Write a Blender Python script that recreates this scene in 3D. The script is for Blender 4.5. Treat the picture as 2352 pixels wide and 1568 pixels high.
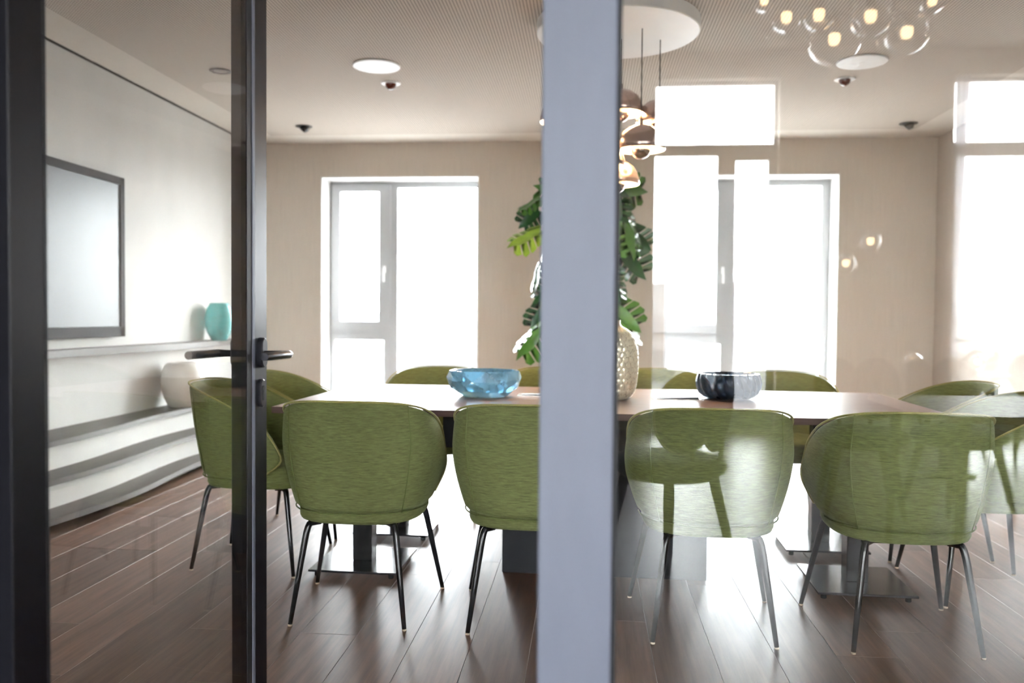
import bpy, bmesh, math, random
from mathutils import Vector, Matrix
random.seed(7)
PI = math.pi
for o in list(bpy.data.objects): bpy.data.objects.remove(o)
scn = bpy.context.scene
COL = scn.collection

# ------------------------------------------------------------------ camera, sky, exposure
EYE = 1.14
FPX = 1950.0
cam_d = bpy.data.cameras.new('camera')
cam_d.sensor_width = 36.0
cam_d.lens = 36.0*FPX/2352.0
cam_d.clip_start = 0.02; cam_d.clip_end = 2000
cam_d.dof.use_dof = True
cam_d.dof.focus_distance = 2.65
cam_d.dof.aperture_fstop = 2.4
cam = bpy.data.objects.new('camera', cam_d)
COL.objects.link(cam)
yaw, pit, rol = math.atan(174/FPX), math.atan(58.5/FPX), math.radians(0.475)
Rm = Matrix.Rotation(yaw, 3, 'Z') @ Matrix.Rotation(PI/2-pit, 3, 'X') @ Matrix.Rotation(rol, 3, 'Z')
cam.matrix_world = Matrix.Translation((0, 0, EYE)) @ Rm.to_4x4()
scn.camera = cam

world = bpy.data.worlds.new('overcast_sky'); scn.world = world
world.use_nodes = True
bg = world.node_tree.nodes['Background']
bg.inputs['Color'].default_value = (0.93, 0.97, 1.0, 1)
SKY = 13.0
bg.inputs['Strength'].default_value = SKY

vs = scn.view_settings
vs.view_transform = 'Standard'; vs.look = 'None'; vs.gamma = 1.0; vs.use_curve_mapping = False
vs.exposure = 2.18

# ------------------------------------------------------------------ materials
MATS = {}
def nodes_of(m):
    nt = m.node_tree
    return nt, nt.nodes, nt.links
def srgb(r, g, b):
    f = lambda c: (c/255/12.92) if c/255 <= 0.04045 else ((c/255+0.055)/1.055)**2.4
    return (f(r), f(g), f(b), 1)
def mat(name, col, rough=0.5, metal=0.0, spec=0.5, noise=0.06, scale=(8, 8, 8), bump=0.0, bscale=None,
        coat=0.0, sheen=0.0, sheen_tint=None, trans=0.0, ior=1.45, emit=None, estr=0.0, objrand=0.0, coords='pos', nrough=0.5):
    """Principled with a fine procedural variation of the base colour and optional bump."""
    m = bpy.data.materials.new(name); m.use_nodes = True
    nt, N, L = nodes_of(m)
    p = N['Principled BSDF']
    p.inputs['Base Color'].default_value = col
    p.inputs['Roughness'].default_value = rough
    p.inputs['Metallic'].default_value = metal
    p.inputs['Specular IOR Level'].default_value = spec
    p.inputs['Coat Weight'].default_value = coat
    p.inputs['Coat Roughness'].default_value = 0.08
    p.inputs['Transmission Weight'].default_value = trans
    p.inputs['IOR'].default_value = ior
    if sheen:
        p.inputs['Sheen Weight'].default_value = sheen
        p.inputs['Sheen Roughness'].default_value = 0.4
        p.inputs['Sheen Tint'].default_value = sheen_tint or (1, 1, 1, 1)
    if emit:
        p.inputs['Emission Color'].default_value = emit
        p.inputs['Emission Strength'].default_value = estr
    if noise or bump:
        if coords == 'pos':
            g = N.new('ShaderNodeNewGeometry'); src = g.outputs['Position']
        else:
            g = N.new('ShaderNodeTexCoord'); src = g.outputs['Object']
        mp = N.new('ShaderNodeMapping'); mp.inputs['Scale'].default_value = scale
        L.new(src, mp.inputs['Vector'])
        nz = N.new('ShaderNodeTexNoise'); nz.inputs['Scale'].default_value = 1.0
        nz.inputs['Detail'].default_value = 5; nz.inputs['Roughness'].default_value = nrough
        L.new(mp.outputs['Vector'], nz.inputs['Vector'])
        if objrand:
            oi = N.new('ShaderNodeObjectInfo')
            add = N.new('ShaderNodeVectorMath'); add.operation = 'MULTIPLY_ADD'
            add.inputs[1].default_value = (37, 53, 11)
            cmb = N.new('ShaderNodeCombineXYZ')
            for i in range(3): L.new(oi.outputs['Random'], cmb.inputs[i])
            L.new(cmb.outputs[0], add.inputs[0]); L.new(mp.outputs['Vector'], add.inputs[2])
            L.new(add.outputs[0], nz.inputs['Vector'])
        if noise:
            mr = N.new('ShaderNodeMapRange')
            mr.inputs['From Min'].default_value = 0.3; mr.inputs['From Max'].default_value = 0.7
            mr.inputs['To Min'].default_value = 1-noise; mr.inputs['To Max'].default_value = 1+noise
            L.new(nz.outputs['Fac'], mr.inputs['Value'])
            val = mr.outputs['Result']
            if objrand:
                mm = N.new('ShaderNodeMapRange')
                mm.inputs['To Min'].default_value = 1-objrand; mm.inputs['To Max'].default_value = 1+objrand
                L.new(oi.outputs['Random'], mm.inputs['Value'])
                mu = N.new('ShaderNodeMath'); mu.operation = 'MULTIPLY'
                L.new(val, mu.inputs[0]); L.new(mm.outputs['Result'], mu.inputs[1]); val = mu.outputs[0]
            vm = N.new('ShaderNodeVectorMath'); vm.operation = 'SCALE'
            vm.inputs[0].default_value = col[:3]
            L.new(val, vm.inputs['Scale'])
            L.new(vm.outputs[0], p.inputs['Base Color'])
        if bump:
            bsrc = nz
            if bscale:
                mp2 = N.new('ShaderNodeMapping'); mp2.inputs['Scale'].default_value = bscale
                L.new(src, mp2.inputs['Vector'])
                bsrc = N.new('ShaderNodeTexNoise'); bsrc.inputs['Scale'].default_value = 1.0; bsrc.inputs['Detail'].default_value = 3
                L.new(mp2.outputs['Vector'], bsrc.inputs['Vector'])
            bp = N.new('ShaderNodeBump'); bp.inputs['Strength'].default_value = bump; bp.inputs['Distance'].default_value = 0.002
            L.new(bsrc.outputs['Fac'], bp.inputs['Height'])
            L.new(bp.outputs['Normal'], p.inputs['Normal'])
    MATS[name] = m
    return m

def arch_glass(name, ior=1.5, tint=(1, 1, 1, 1), rough=0.0):
    """Flat pane glass: Fresnel mix of clear transmission and mirror reflection on each face."""
    m = bpy.data.materials.new(name); m.use_nodes = True
    nt, N, L = nodes_of(m)
    for n in list(N): N.remove(n)
    out = N.new('ShaderNodeOutputMaterial')
    tr = N.new('ShaderNodeBsdfTransparent'); tr.inputs['Color'].default_value = tint
    gl = N.new('ShaderNodeBsdfGlossy'); gl.inputs['Roughness'].default_value = rough
    fr = N.new('ShaderNodeFresnel')
    geo = N.new('ShaderNodeNewGeometry')
    mx = N.new('ShaderNodeMix')
    L.new(geo.outputs['Backfacing'], mx.inputs['Factor'])
    mx.inputs['A'].default_value = ior; mx.inputs['B'].default_value = 1/ior
    L.new(mx.outputs['Result'], fr.inputs['IOR'])
    sh = N.new('ShaderNodeMixShader')
    L.new(fr.outputs['Fac'], sh.inputs['Fac']); L.new(tr.outputs[0], sh.inputs[1]); L.new(gl.outputs[0], sh.inputs[2])
    L.new(sh.outputs[0], out.inputs['Surface'])
    MATS[name] = m
    return m

arch_glass('partition_glass', 1.60, (0.985, 0.99, 0.985, 1))
arch_glass('door_glass', 1.5, (0.985, 0.99, 0.985, 1))
arch_glass('window_glass', 1.5, (0.98, 0.985, 0.985, 1))
def clear_glass(name, ior=1.5):
    m = bpy.data.materials.new(name); m.use_nodes = True
    nt, N, L = nodes_of(m)
    for n in list(N): N.remove(n)
    out = N.new('ShaderNodeOutputMaterial'); g = N.new('ShaderNodeBsdfGlass')
    g.inputs['IOR'].default_value = ior; g.inputs['Roughness'].default_value = 0.0; g.inputs['Color'].default_value = (0.99, 0.99, 0.99, 1)
    L.new(g.outputs[0], out.inputs['Surface']); MATS[name] = m
clear_glass('lamp_glass', 1.5)

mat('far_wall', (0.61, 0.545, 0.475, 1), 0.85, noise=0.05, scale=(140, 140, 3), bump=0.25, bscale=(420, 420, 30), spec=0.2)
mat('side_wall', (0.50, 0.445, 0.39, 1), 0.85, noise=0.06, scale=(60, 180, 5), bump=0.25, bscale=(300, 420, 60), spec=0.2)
mat('plain_wall', (0.60, 0.54, 0.48, 1), 0.85, noise=0.03, scale=(20, 20, 20), spec=0.2)
mat('dark_gap', (0.02, 0.018, 0.015, 1), 0.8, noise=0.05)
mat('ceiling_plain', (0.60, 0.56, 0.50, 1), 0.9, noise=0.02, scale=(15, 15, 15), spec=0.2)
mat('white_paint', (0.80, 0.80, 0.79, 1), 0.45, noise=0.015, scale=(10, 10, 10))
mat('window_frame', (0.40, 0.405, 0.41, 1), 0.4, noise=0.02, scale=(10, 10, 4))
mat('black_alu', (0.007, 0.007, 0.010, 1), 0.33, metal=0.0, noise=0.1, scale=(60, 60, 8), spec=0.32, bump=0.05, bscale=(900, 900, 900))
mat('grey_alu', (0.125, 0.135, 0.175, 1), 0.5, noise=0.06, scale=(14, 14, 4), spec=0.5, bump=0.06, bscale=(700, 700, 700))
mat('handle_black', (0.03, 0.03, 0.036, 1), 0.3, metal=0.6, noise=0.05, spec=0.6)
mat('gasket', (0.008, 0.008, 0.01, 1), 0.6, noise=0.1)
mat('black_metal', (0.012, 0.012, 0.013, 1), 0.22, noise=0.1, scale=(30, 30, 30), spec=0.6)
mat('black_plate', (0.02, 0.02, 0.022, 1), 0.16, noise=0.2, scale=(200, 200, 200), spec=0.6, bump=0.12, bscale=(500, 500, 500))
mat('charcoal_board', (0.010, 0.0105, 0.014, 1), 0.55, spec=0.3, noise=0.06)
mat('felt', (0.45, 0.36, 0.26, 1), 0.9, noise=0.1)
mat('fabric_green', (0.122, 0.135, 0.052, 1), 0.85, noise=0.32, scale=(28, 28, 260), bump=0.5, bscale=(90, 90, 700), spec=0.15,
    sheen=0.15, sheen_tint=(0.75, 0.85, 0.45, 1), coords='obj', nrough=0.65)
mat('fabric_piping', (0.24, 0.22, 0.07, 1), 0.8, noise=0.1, scale=(200, 200, 200), coords='obj', sheen=0.2, sheen_tint=(0.9, 0.9, 0.5, 1))
mat('fabric_seam', (0.10, 0.12, 0.035, 1), 0.9, noise=0.1, scale=(200, 200, 200), coords='obj')
mat('veneer', (0.44, 0.43, 0.405, 1), 0.6, noise=0.06, scale=(2.0, 2.2, 0.9), bump=0.05, bscale=(60, 60, 8), spec=0.3, nrough=0.6)
mat('bench_wood', (0.060, 0.048, 0.040, 1), 0.45, noise=0.15, scale=(40, 2.0, 40))
mat('bench_edge', (0.085, 0.076, 0.068, 1), 0.45, spec=0.35, noise=0.08, scale=(10, 2, 40))
mat('floor_wood', (0.155, 0.088, 0.060, 1), 0.42, noise=0.28, scale=(34, 1.9, 10), bump=0.10, bscale=(160, 6, 40), objrand=0.22, spec=0.34, nrough=0.65)
mat('plank_edge_glint', (0.30, 0.235, 0.20, 1), 0.4, noise=0.2, scale=(30, 2, 10))  # glint of light on the plank bevels, put into a lighter colour
mat('lobby_wood', (0.075, 0.058, 0.046, 1), 0.33, noise=0.25, scale=(1.9, 34, 10), bump=0.08, bscale=(6, 160, 40), spec=0.5)
mat('table_wood', (0.235, 0.145, 0.105, 1), 0.36, noise=0.13, scale=(3.0, 60, 20), bump=0.05, bscale=(8, 300, 40), spec=0.5, coords='obj')
mat('table_edge', (0.085, 0.050, 0.044, 1), 0.55, spec=0.25, noise=0.15, scale=(4, 60, 80))
mat('tv_bezel', (0.007, 0.010, 0.014, 1), 0.6, noise=0.05, spec=0.1)
mat('tv_screen', (0.020, 0.026, 0.034, 1), 0.38, noise=0.05, spec=0.36)
mat('turquoise_glass', (0.32, 0.70, 0.70, 1), 0.20, noise=0.15, scale=(6, 6, 14), trans=0.65, spec=0.5, ior=1.25)
mat('beige_ceramic', (0.50, 0.46, 0.40, 1), 0.35, noise=0.05)
mat('beige_ceramic_top', (0.62, 0.59, 0.55, 1), 0.3, noise=0.05)
mat('blue_glass', (0.33, 0.58, 0.74, 1), 0.14, noise=0.10, scale=(25, 25, 25), trans=0.68, ior=1.38, coords='obj')
mat('navy_glass', (0.045, 0.075, 0.12, 1), 0.12, noise=0.2, scale=(40, 40, 10), spec=0.6, trans=0.7, ior=1.4)
mat('gold_metal', (0.74, 0.68, 0.53, 1), 0.30, metal=0.65, noise=0.12, scale=(50, 50, 50), coords='obj')
mat('gold_groove', (0.46, 0.38, 0.26, 1), 0.4, metal=0.4, noise=0.2, scale=(50, 50, 50), coords='obj')
mat('alu_bright', (0.62, 0.62, 0.62, 1), 0.25, metal=0.9, noise=0.04)
mat('shade_copper', (0.46, 0.34, 0.30, 1), 0.22, metal=0.75, noise=0.05)
mat('shade_inside', (0.85, 0.78, 0.66, 1), 0.4, noise=0.02)
mat('mirror_glass', (0.34, 0.29, 0.28, 1), 0.05, metal=0.95, noise=0.05)
mat('led_disc', (0.9, 0.8, 0.6, 1), 0.5, noise=0.0, emit=(1.0, 0.74, 0.44, 1), estr=24)
mat('bulb_warm', (0.9, 0.8, 0.6, 1), 0.5, noise=0.0, emit=(1.0, 0.66, 0.34, 1), estr=4.5)
mat('cable_black', (0.02, 0.018, 0.016, 1), 0.6, noise=0.05)
mat('sensor_brown', (0.10, 0.025, 0.015, 1), 0.1, noise=0.1, coat=0.5)
mat('leaf_dark', (0.022, 0.085, 0.030, 1), 0.32, noise=0.2, scale=(20, 20, 20), spec=0.5)
mat('leaf_green', (0.055, 0.17, 0.025, 1), 0.35, noise=0.2, scale=(20, 20, 20), spec=0.5)
mat('leaf_lime', (0.24, 0.40, 0.04, 1), 0.4, noise=0.15, scale=(20, 20, 20), spec=0.5)
mat('stem_brown', (0.10, 0.085, 0.04, 1), 0.8, noise=0.2)
mat('pot_dark', (0.06, 0.06, 0.065, 1), 0.5, noise=0.1)
mat('soil', (0.03, 0.02, 0.014, 1), 0.95, noise=0.3, scale=(60, 60, 60))
mat('petal_fabric', (0.032, 0.034, 0.045, 1), 0.8, noise=0.15, scale=(80, 80, 80), coords='obj', sheen=0.15)
mat('petal_rim', (0.30, 0.22, 0.18, 1), 0.7, noise=0.1, coords='obj')
mat('dark_wood', (0.035, 0.024, 0.018, 1), 0.45, noise=0.2, scale=(60, 60, 4), coords='obj')
mat('oak', (0.36, 0.27, 0.19, 1), 0.4, noise=0.12, scale=(3, 40, 20), coords='obj')
def sheer():
    m = bpy.data.materials.new('curtain_sheer'); m.use_nodes = True
    nt, N, L = nodes_of(m)
    for n in list(N): N.remove(n)
    out = N.new('ShaderNodeOutputMaterial'); tr = N.new('ShaderNodeBsdfTransparent'); tl = N.new('ShaderNodeBsdfTranslucent'); mx = N.new('ShaderNodeMixShader')
    tl.inputs['Color'].default_value = (0.45, 0.45, 0.48, 1)
    wv = N.new('ShaderNodeTexWave'); wv.inputs['Scale'].default_value = 60
    g = N.new('ShaderNodeNewGeometry'); L.new(g.outputs['Position'], wv.inputs['Vector'])
    mr = N.new('ShaderNodeMapRange'); mr.inputs['To Min'].default_value = 0.7; mr.inputs['To Max'].default_value = 0.95
    L.new(wv.outputs['Fac'], mr.inputs['Value']); L.new(mr.outputs['Result'], mx.inputs['Fac'])
    L.new(tr.outputs[0], mx.inputs[1]); L.new(tl.outputs[0], mx.inputs[2]); L.new(mx.outputs[0], out.inputs['Surface'])
    MATS['curtain_sheer'] = m
sheer()
mat('concrete_pale', (0.20, 0.20, 0.20, 1), 0.9, noise=0.12, scale=(0.2, 0.2, 0.2))
mat('render_pale', (0.16, 0.16, 0.165, 1), 0.9, noise=0.08, scale=(0.6, 0.6, 0.6))
mat('roof_slate', (0.06, 0.06, 0.065, 1), 0.8, noise=0.15, scale=(1, 1, 1))
mat('hill_haze', (0.14, 0.155, 0.155, 1), 1.0, noise=0.15, scale=(0.05, 0.05, 0.05))
mat('pane_dark', (0.06, 0.07, 0.08, 1), 0.1, noise=0.1)

def ceiling_holes():
    """Perforated plaster board: a square lattice of small round dark holes in world XY."""
    m = bpy.data.materials.new('ceiling_perforated'); m.use_nodes = True
    nt, N, L = nodes_of(m)
    p = N['Principled BSDF']; p.inputs['Roughness'].default_value = 0.9
    p.inputs['Specular IOR Level'].default_value = 0.2
    g = N.new('ShaderNodeNewGeometry')
    sc = N.new('ShaderNodeVectorMath'); sc.operation = 'SCALE'; sc.inputs['Scale'].default_value = 1/0.0185
    L.new(g.outputs['Position'], sc.inputs[0])
    fr = N.new('ShaderNodeVectorMath'); fr.operation = 'FRACTION'
    L.new(sc.outputs[0], fr.inputs[0])
    sb = N.new('ShaderNodeVectorMath'); sb.operation = 'SUBTRACT'; sb.inputs[1].default_value = (0.5, 0.5, 0)
    L.new(fr.outputs[0], sb.inputs[0])
    mu = N.new('ShaderNodeVectorMath'); mu.operation = 'MULTIPLY'; mu.inputs[1].default_value = (1, 1, 0)
    L.new(sb.outputs[0], mu.inputs[0])
    ln = N.new('ShaderNodeVectorMath'); ln.operation = 'LENGTH'
    L.new(mu.outputs[0], ln.inputs[0])
    mr = N.new('ShaderNodeMapRange'); mr.interpolation_type = 'SMOOTHSTEP'
    mr.inputs['From Min'].default_value = 0.23; mr.inputs['From Max'].default_value = 0.31
    L.new(ln.outputs['Value'], mr.inputs['Value'])
    mx = N.new('ShaderNodeMix'); mx.data_type = 'RGBA'
    L.new(mr.outputs['Result'], mx.inputs['Factor'])
    mx.inputs['A'].default_value = (0.11, 0.087, 0.068, 1); mx.inputs['B'].default_value = (0.575, 0.52, 0.455, 1)
    L.new(mx.outputs['Result'], p.inputs['Base Color'])
    MATS['ceiling_perforated'] = m
ceiling_holes()

# ------------------------------------------------------------------ helpers
def M(n): return MATS[n]
def link(name, me, material, parent=None, smooth=False):
    if material and not me.materials: me.materials.append(M(material))
    if smooth:
        me.polygons.foreach_set('use_smooth', [True]*len(me.polygons))
    o = bpy.data.objects.new(name, me); COL.objects.link(o)
    if parent: o.parent = parent
    return o
def mesh(name, v, f, material, parent=None, smooth=False):
    me = bpy.data.meshes.new(name); me.from_pydata([tuple(p) for p in v], [], f); me.update()
    return link(name, me, material, parent, smooth)
def bm_obj(name, bm, material, parent=None, smooth=False):
    me = bpy.data.meshes.new(name)
    bmesh.ops.recalc_face_normals(bm, faces=bm.faces[:])
    bm.to_mesh(me); bm.free()
    return link(name, me, material, parent, smooth)
def add_box(bm, x0, x1, y0, y1, z0, z1, bev=0.0, seg=1):
    vs_ = [bm.verts.new(p) for p in ((x0,y0,z0),(x1,y0,z0),(x1,y1,z0),(x0,y1,z0),(x0,y0,z1),(x1,y0,z1),(x1,y1,z1),(x0,y1,z1))]
    fs = [bm.faces.new([vs_[i] for i in q]) for q in ((3,2,1,0),(4,5,6,7),(0,1,5,4),(1,2,6,5),(2,3,7,6),(3,0,4,7))]
    if bev:
        es = set(e for f in fs for e in f.edges)
        bmesh.ops.bevel(bm, geom=list(es), offset=bev, segments=seg, affect='EDGES', profile=0.6)
def box(name, x0, x1, y0, y1, z0, z1, material, parent=None, bev=0.0, seg=1):
    bm = bmesh.new(); add_box(bm, x0, x1, y0, y1, z0, z1, bev, seg)
    return bm_obj(name, bm, material, parent)
def boxes(name, lst, material, parent=None, bev=0.0):
    bm = bmesh.new()
    for b in lst: add_box(bm, *b, bev)
    return bm_obj(name, bm, material, parent)
def tube_geo(pts, r, n=8, closed=False):
    pts = [Vector(p) for p in pts]
    rs = r if isinstance(r, (list, tuple)) else [r]*len(pts)
    v, f = [], []
    up = None
    K = len(pts)
    for i, p in enumerate(pts):
        if closed: t = pts[(i+1) % K]-pts[i-1]
        else: t = pts[min(i+1, K-1)]-pts[max(i-1, 0)]
        t.normalize()
        if up is None:
            up = Vector((0, 0, 1)) if abs(t.z) < 0.9 else Vector((1, 0, 0))
        a = t.cross(up)
        if a.length < 1e-6: a = t.orthogonal()
        a.normalize(); b = a.cross(t); b.normalize(); up = b
        for k in range(n):
            an = 2*PI*k/n
            v.append(p+(a*math.cos(an)+b*math.sin(an))*rs[i])
    rng = K if closed else K-1
    for i in range(rng):
        for k in range(n):
            a0 = i*n+k; a1 = i*n+(k+1) % n; b0 = ((i+1) % K)*n+k; b1 = ((i+1) % K)*n+(k+1) % n
            f.append((a0, b0, b1, a1))
    if not closed:
        f.append(tuple(range(n))); f.append(tuple(reversed(range((K-1)*n, K*n))))
    return v, f
def tube(name, pts, r, material, parent=None, n=8, closed=False, smooth=True):
    v, f = tube_geo(pts, r, n, closed)
    return mesh(name, v, f, material, parent, smooth)
def lathe(name, prof, material, parent=None, n=32, at=(0, 0, 0), smooth=True, fn=None):
    """prof = [(r,z)...]; closed at ends when r is 0"""
    v, f, rings = [], [], []
    for i, (r, z) in enumerate(prof):
        if r <= 1e-6:
            rings.append([len(v)]); v.append((at[0], at[1], at[2]+z))
        else:
            ring = []
            for k in range(n):
                a = 2*PI*k/n
                rr = r if fn is None else fn(r, z, a, i)
                ring.append(len(v)); v.append((at[0]+rr*math.cos(a), at[1]+rr*math.sin(a), at[2]+z))
            rings.append(ring)
    for A, B in zip(rings, rings[1:]):
        if len(A) == 1 and len(B) == 1: continue
        for k in range(n):
            k2 = (k+1) % n
            if len(A) == 1: f.append((A[0], B[k2], B[k]))
            elif len(B) == 1: f.append((A[k], A[k2], B[0]))
            else: f.append((A[k], A[k2], B[k2], B[k]))
    o = mesh(name, v, f, material, parent, smooth)
    return o
def disc(name, r, z0, z1, material, parent=None, n=40, at=(0, 0, 0), bev=0.002):
    return lathe(name, [(0, z0), (r-bev, z0), (r, z0+bev), (r, z1-bev), (r-bev, z1), (0, z1)], material, parent, n, at, smooth=False)
def smooth_angle(o, ang=40):
    me = o.data
    me.polygons.foreach_set('use_smooth', [True]*len(me.polygons))
    me.set_sharp_from_angle(angle=math.radians(ang))
def tag(o, label, cat=None, group=None, kind=None):
    o['label'] = label
    if cat: o['category'] = cat
    if group: o['group'] = group
    if kind: o['kind'] = kind
    return o
def thing(name, label, cat, loc=(0, 0, 0), rz=0.0, group=None):
    o = bpy.data.objects.new(name, None); COL.objects.link(o)
    o.location = loc; o.rotation_euler = (0, 0, rz); o.empty_display_size = 0.1
    return tag(o, label, cat, group)
def struct(o, label=None):
    o['kind'] = 'structure'
    if label: o['label'] = label
    return o
def copy_tree(o, parent=None):
    c = o.copy(); COL.objects.link(c); c.parent = parent
    for ch in list(o.children): copy_tree(ch, c)
    return c
def subsurf(o, lv=1):
    s = o.modifiers.new('subdivision', 'SUBSURF'); s.levels = lv; s.render_levels = lv

# ------------------------------------------------------------------ meeting room shell
XL, XR, YP, YF, HC = -3.29, 3.16, 1.22, 8.10, 2.80
LO = 2*(YP-1.17)      # the lobby lies mirrored about the partition plane
# floor with single planks
floor = struct(box('floor', XL-0.1, XR+0.1, YP-0.02, YF+0.1, -0.12, -0.006, 'dark_gap'), 'brown wooden plank floor of the meeting room')
plank_cache = {}
def plank_mesh(L, W):
    key = (round(L, 2), round(W, 3))
    if key not in plank_cache:
        bm = bmesh.new()
        add_box(bm, 0, key[1], 0, key[0], -0.006, 0)
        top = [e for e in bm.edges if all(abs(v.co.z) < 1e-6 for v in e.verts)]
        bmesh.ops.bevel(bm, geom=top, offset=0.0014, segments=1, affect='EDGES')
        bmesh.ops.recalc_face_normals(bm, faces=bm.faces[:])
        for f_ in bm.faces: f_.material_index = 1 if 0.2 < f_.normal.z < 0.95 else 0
        me = bpy.data.meshes.new('plank'); bm.to_mesh(me); bm.free(); me.materials.append(M('floor_wood')); me.materials.append(M('plank_edge_glint'))
        plank_cache[key] = me
    return plank_cache[key]
PW = 0.207; PL = 1.38
x = -0.6 - PW*14
while x < XR:
    x0 = max(x, XL); x1 = min(x+PW, XR)
    if x1-x0 > 0.03:
        y = YP - random.choice([0.1, 0.33, 0.57, 0.8, 1.05, 1.25])
        while y < YF:
            y0 = max(y, YP); y1 = min(y+PL, YF)
            if y1-y0 > 0.04:
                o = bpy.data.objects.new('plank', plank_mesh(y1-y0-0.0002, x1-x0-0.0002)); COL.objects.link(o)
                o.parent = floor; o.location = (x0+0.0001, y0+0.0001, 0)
            y += PL
    x += PW

# ceiling: perforated field and plain border
ceiling = struct(box('ceiling', XL+0.33, XR-0.33, YP+0.2, YF-0.36, HC, HC+0.05, 'ceiling_perforated'), 'perforated beige acoustic ceiling with a plain border')
boxes('ceiling_border', [(XL+0.012, XL+0.33, YP-0.05, YF+0.02, HC, HC+0.06), (XR-0.33, XR+0.1, YP-0.05, YF+0.02, HC, HC+0.06),
                         (XL+0.33, XR-0.33, YF-0.36, YF+0.02, HC, HC+0.06), (XL+0.33, XR-0.33, YP-0.05, YP+0.2, HC, HC+0.06)], 'ceiling_plain', ceiling)
box('ceiling_slab', XL-0.1, XR+0.3, YP-0.05, YF+0.4, HC+0.06, HC+0.12, 'dark_gap', ceiling)

WT = 0.42
WIN = [(-2.602, -1.05), (0.715, 2.300)]
WZ0, WZ1 = 0.06, 2.478
def wall_far():
    xs = [XL-0.2] + [c for w in WIN for c in w] + [XR+0.2]
    b = [(xs[0], xs[1], YF, YF+WT, -0.12, HC+0.1), (xs[2], xs[3], YF, YF+WT, -0.12, HC+0.1), (xs[4], xs[5], YF, YF+WT, -0.12, HC+0.1)]
    for a, c in WIN:
        b += [(a, c, YF, YF+WT, WZ1, HC+0.1), (a, c, YF, YF+WT, -0.12, WZ0)]
    return boxes('wall_far', b, 'far_wall')
struct(wall_far(), 'beige textile-papered wall with the two tall windows')
wl = struct(box('wall_left', XL-0.15, XL, YP-0.2, YF, -0.12, HC-0.012, 'veneer'), 'pale veneer wall behind the television')
box('shadow_gap', XL-0.10, XL-0.03, YP-0.2, YF, HC-0.012, HC+0.05, 'dark_gap', wl)
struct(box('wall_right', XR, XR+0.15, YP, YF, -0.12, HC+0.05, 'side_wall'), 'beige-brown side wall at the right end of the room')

# ------------------------------------------------------------------ windows of the meeting room
def pane_frame(name, x0, x1, z0, z1, y0, y1, holes, material, parent, bev=0.004):
    """frame board with rectangular holes, made from bars around them (grid decomposition)"""
    xs = sorted(set([x0, x1]+[h[0] for h in holes]+[h[1] for h in holes]))
    zs = sorted(set([z0, z1]+[h[2] for h in holes]+[h[3] for h in holes]))
    bm = bmesh.new()
    grid = {}
    def V(i, j, y):
        k = (i, j, y)
        if k not in grid: grid[k] = bm.verts.new((xs[i], y, zs[j]))
        return grid[k]
    def solid(i, j):
        if i < 0 or j < 0 or i >= len(xs)-1 or j >= len(zs)-1: return False
        cx, cz = (xs[i]+xs[i+1])/2, (zs[j]+zs[j+1])/2
        return not any(h[0] < cx < h[1] and h[2] < cz < h[3] for h in holes)
    for i in range(len(xs)-1):
        for j in range(len(zs)-1):
            if not solid(i, j): continue
            bm.faces.new([V(i,j,y0), V(i+1,j,y0), V(i+1,j+1,y0), V(i,j+1,y0)])
            bm.faces.new([V(i,j,y1), V(i,j+1,y1), V(i+1,j+1,y1), V(i+1,j,y1)])
            if not solid(i-1, j): bm.faces.new([V(i,j,y0), V(i,j+1,y0), V(i,j+1,y1), V(i,j,y1)])
            if not solid(i+1, j): bm.faces.new([V(i+1,j,y0), V(i+1,j,y1), V(i+1,j+1,y1), V(i+1,j+1,y0)])
            if not solid(i, j-1): bm.faces.new([V(i,j,y0), V(i,j,y1), V(i+1,j,y1), V(i+1,j,y0)])
            if not solid(i, j+1): bm.faces.new([V(i,j+1,y0), V(i+1,j+1,y0), V(i+1,j+1,y1), V(i,j+1,y1)])
    bmesh.ops.recalc_face_normals(bm, faces=bm.faces[:])
    if bev:
        es = [e for e in bm.edges if len(e.link_faces) == 2 and e.calc_face_angle(0) > 0.5]
        bmesh.ops.bevel(bm, geom=es, offset=bev, segments=2, affect='EDGES')
    return bm_obj(name, bm, material, parent)
def glass_pane(x0, x1, z0, z1, y, parent, material='window_glass', t=0.006, name='pane'):
    return box(name, x0, x1, y-t/2, y+t/2, z0, z1, material, parent)
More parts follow.
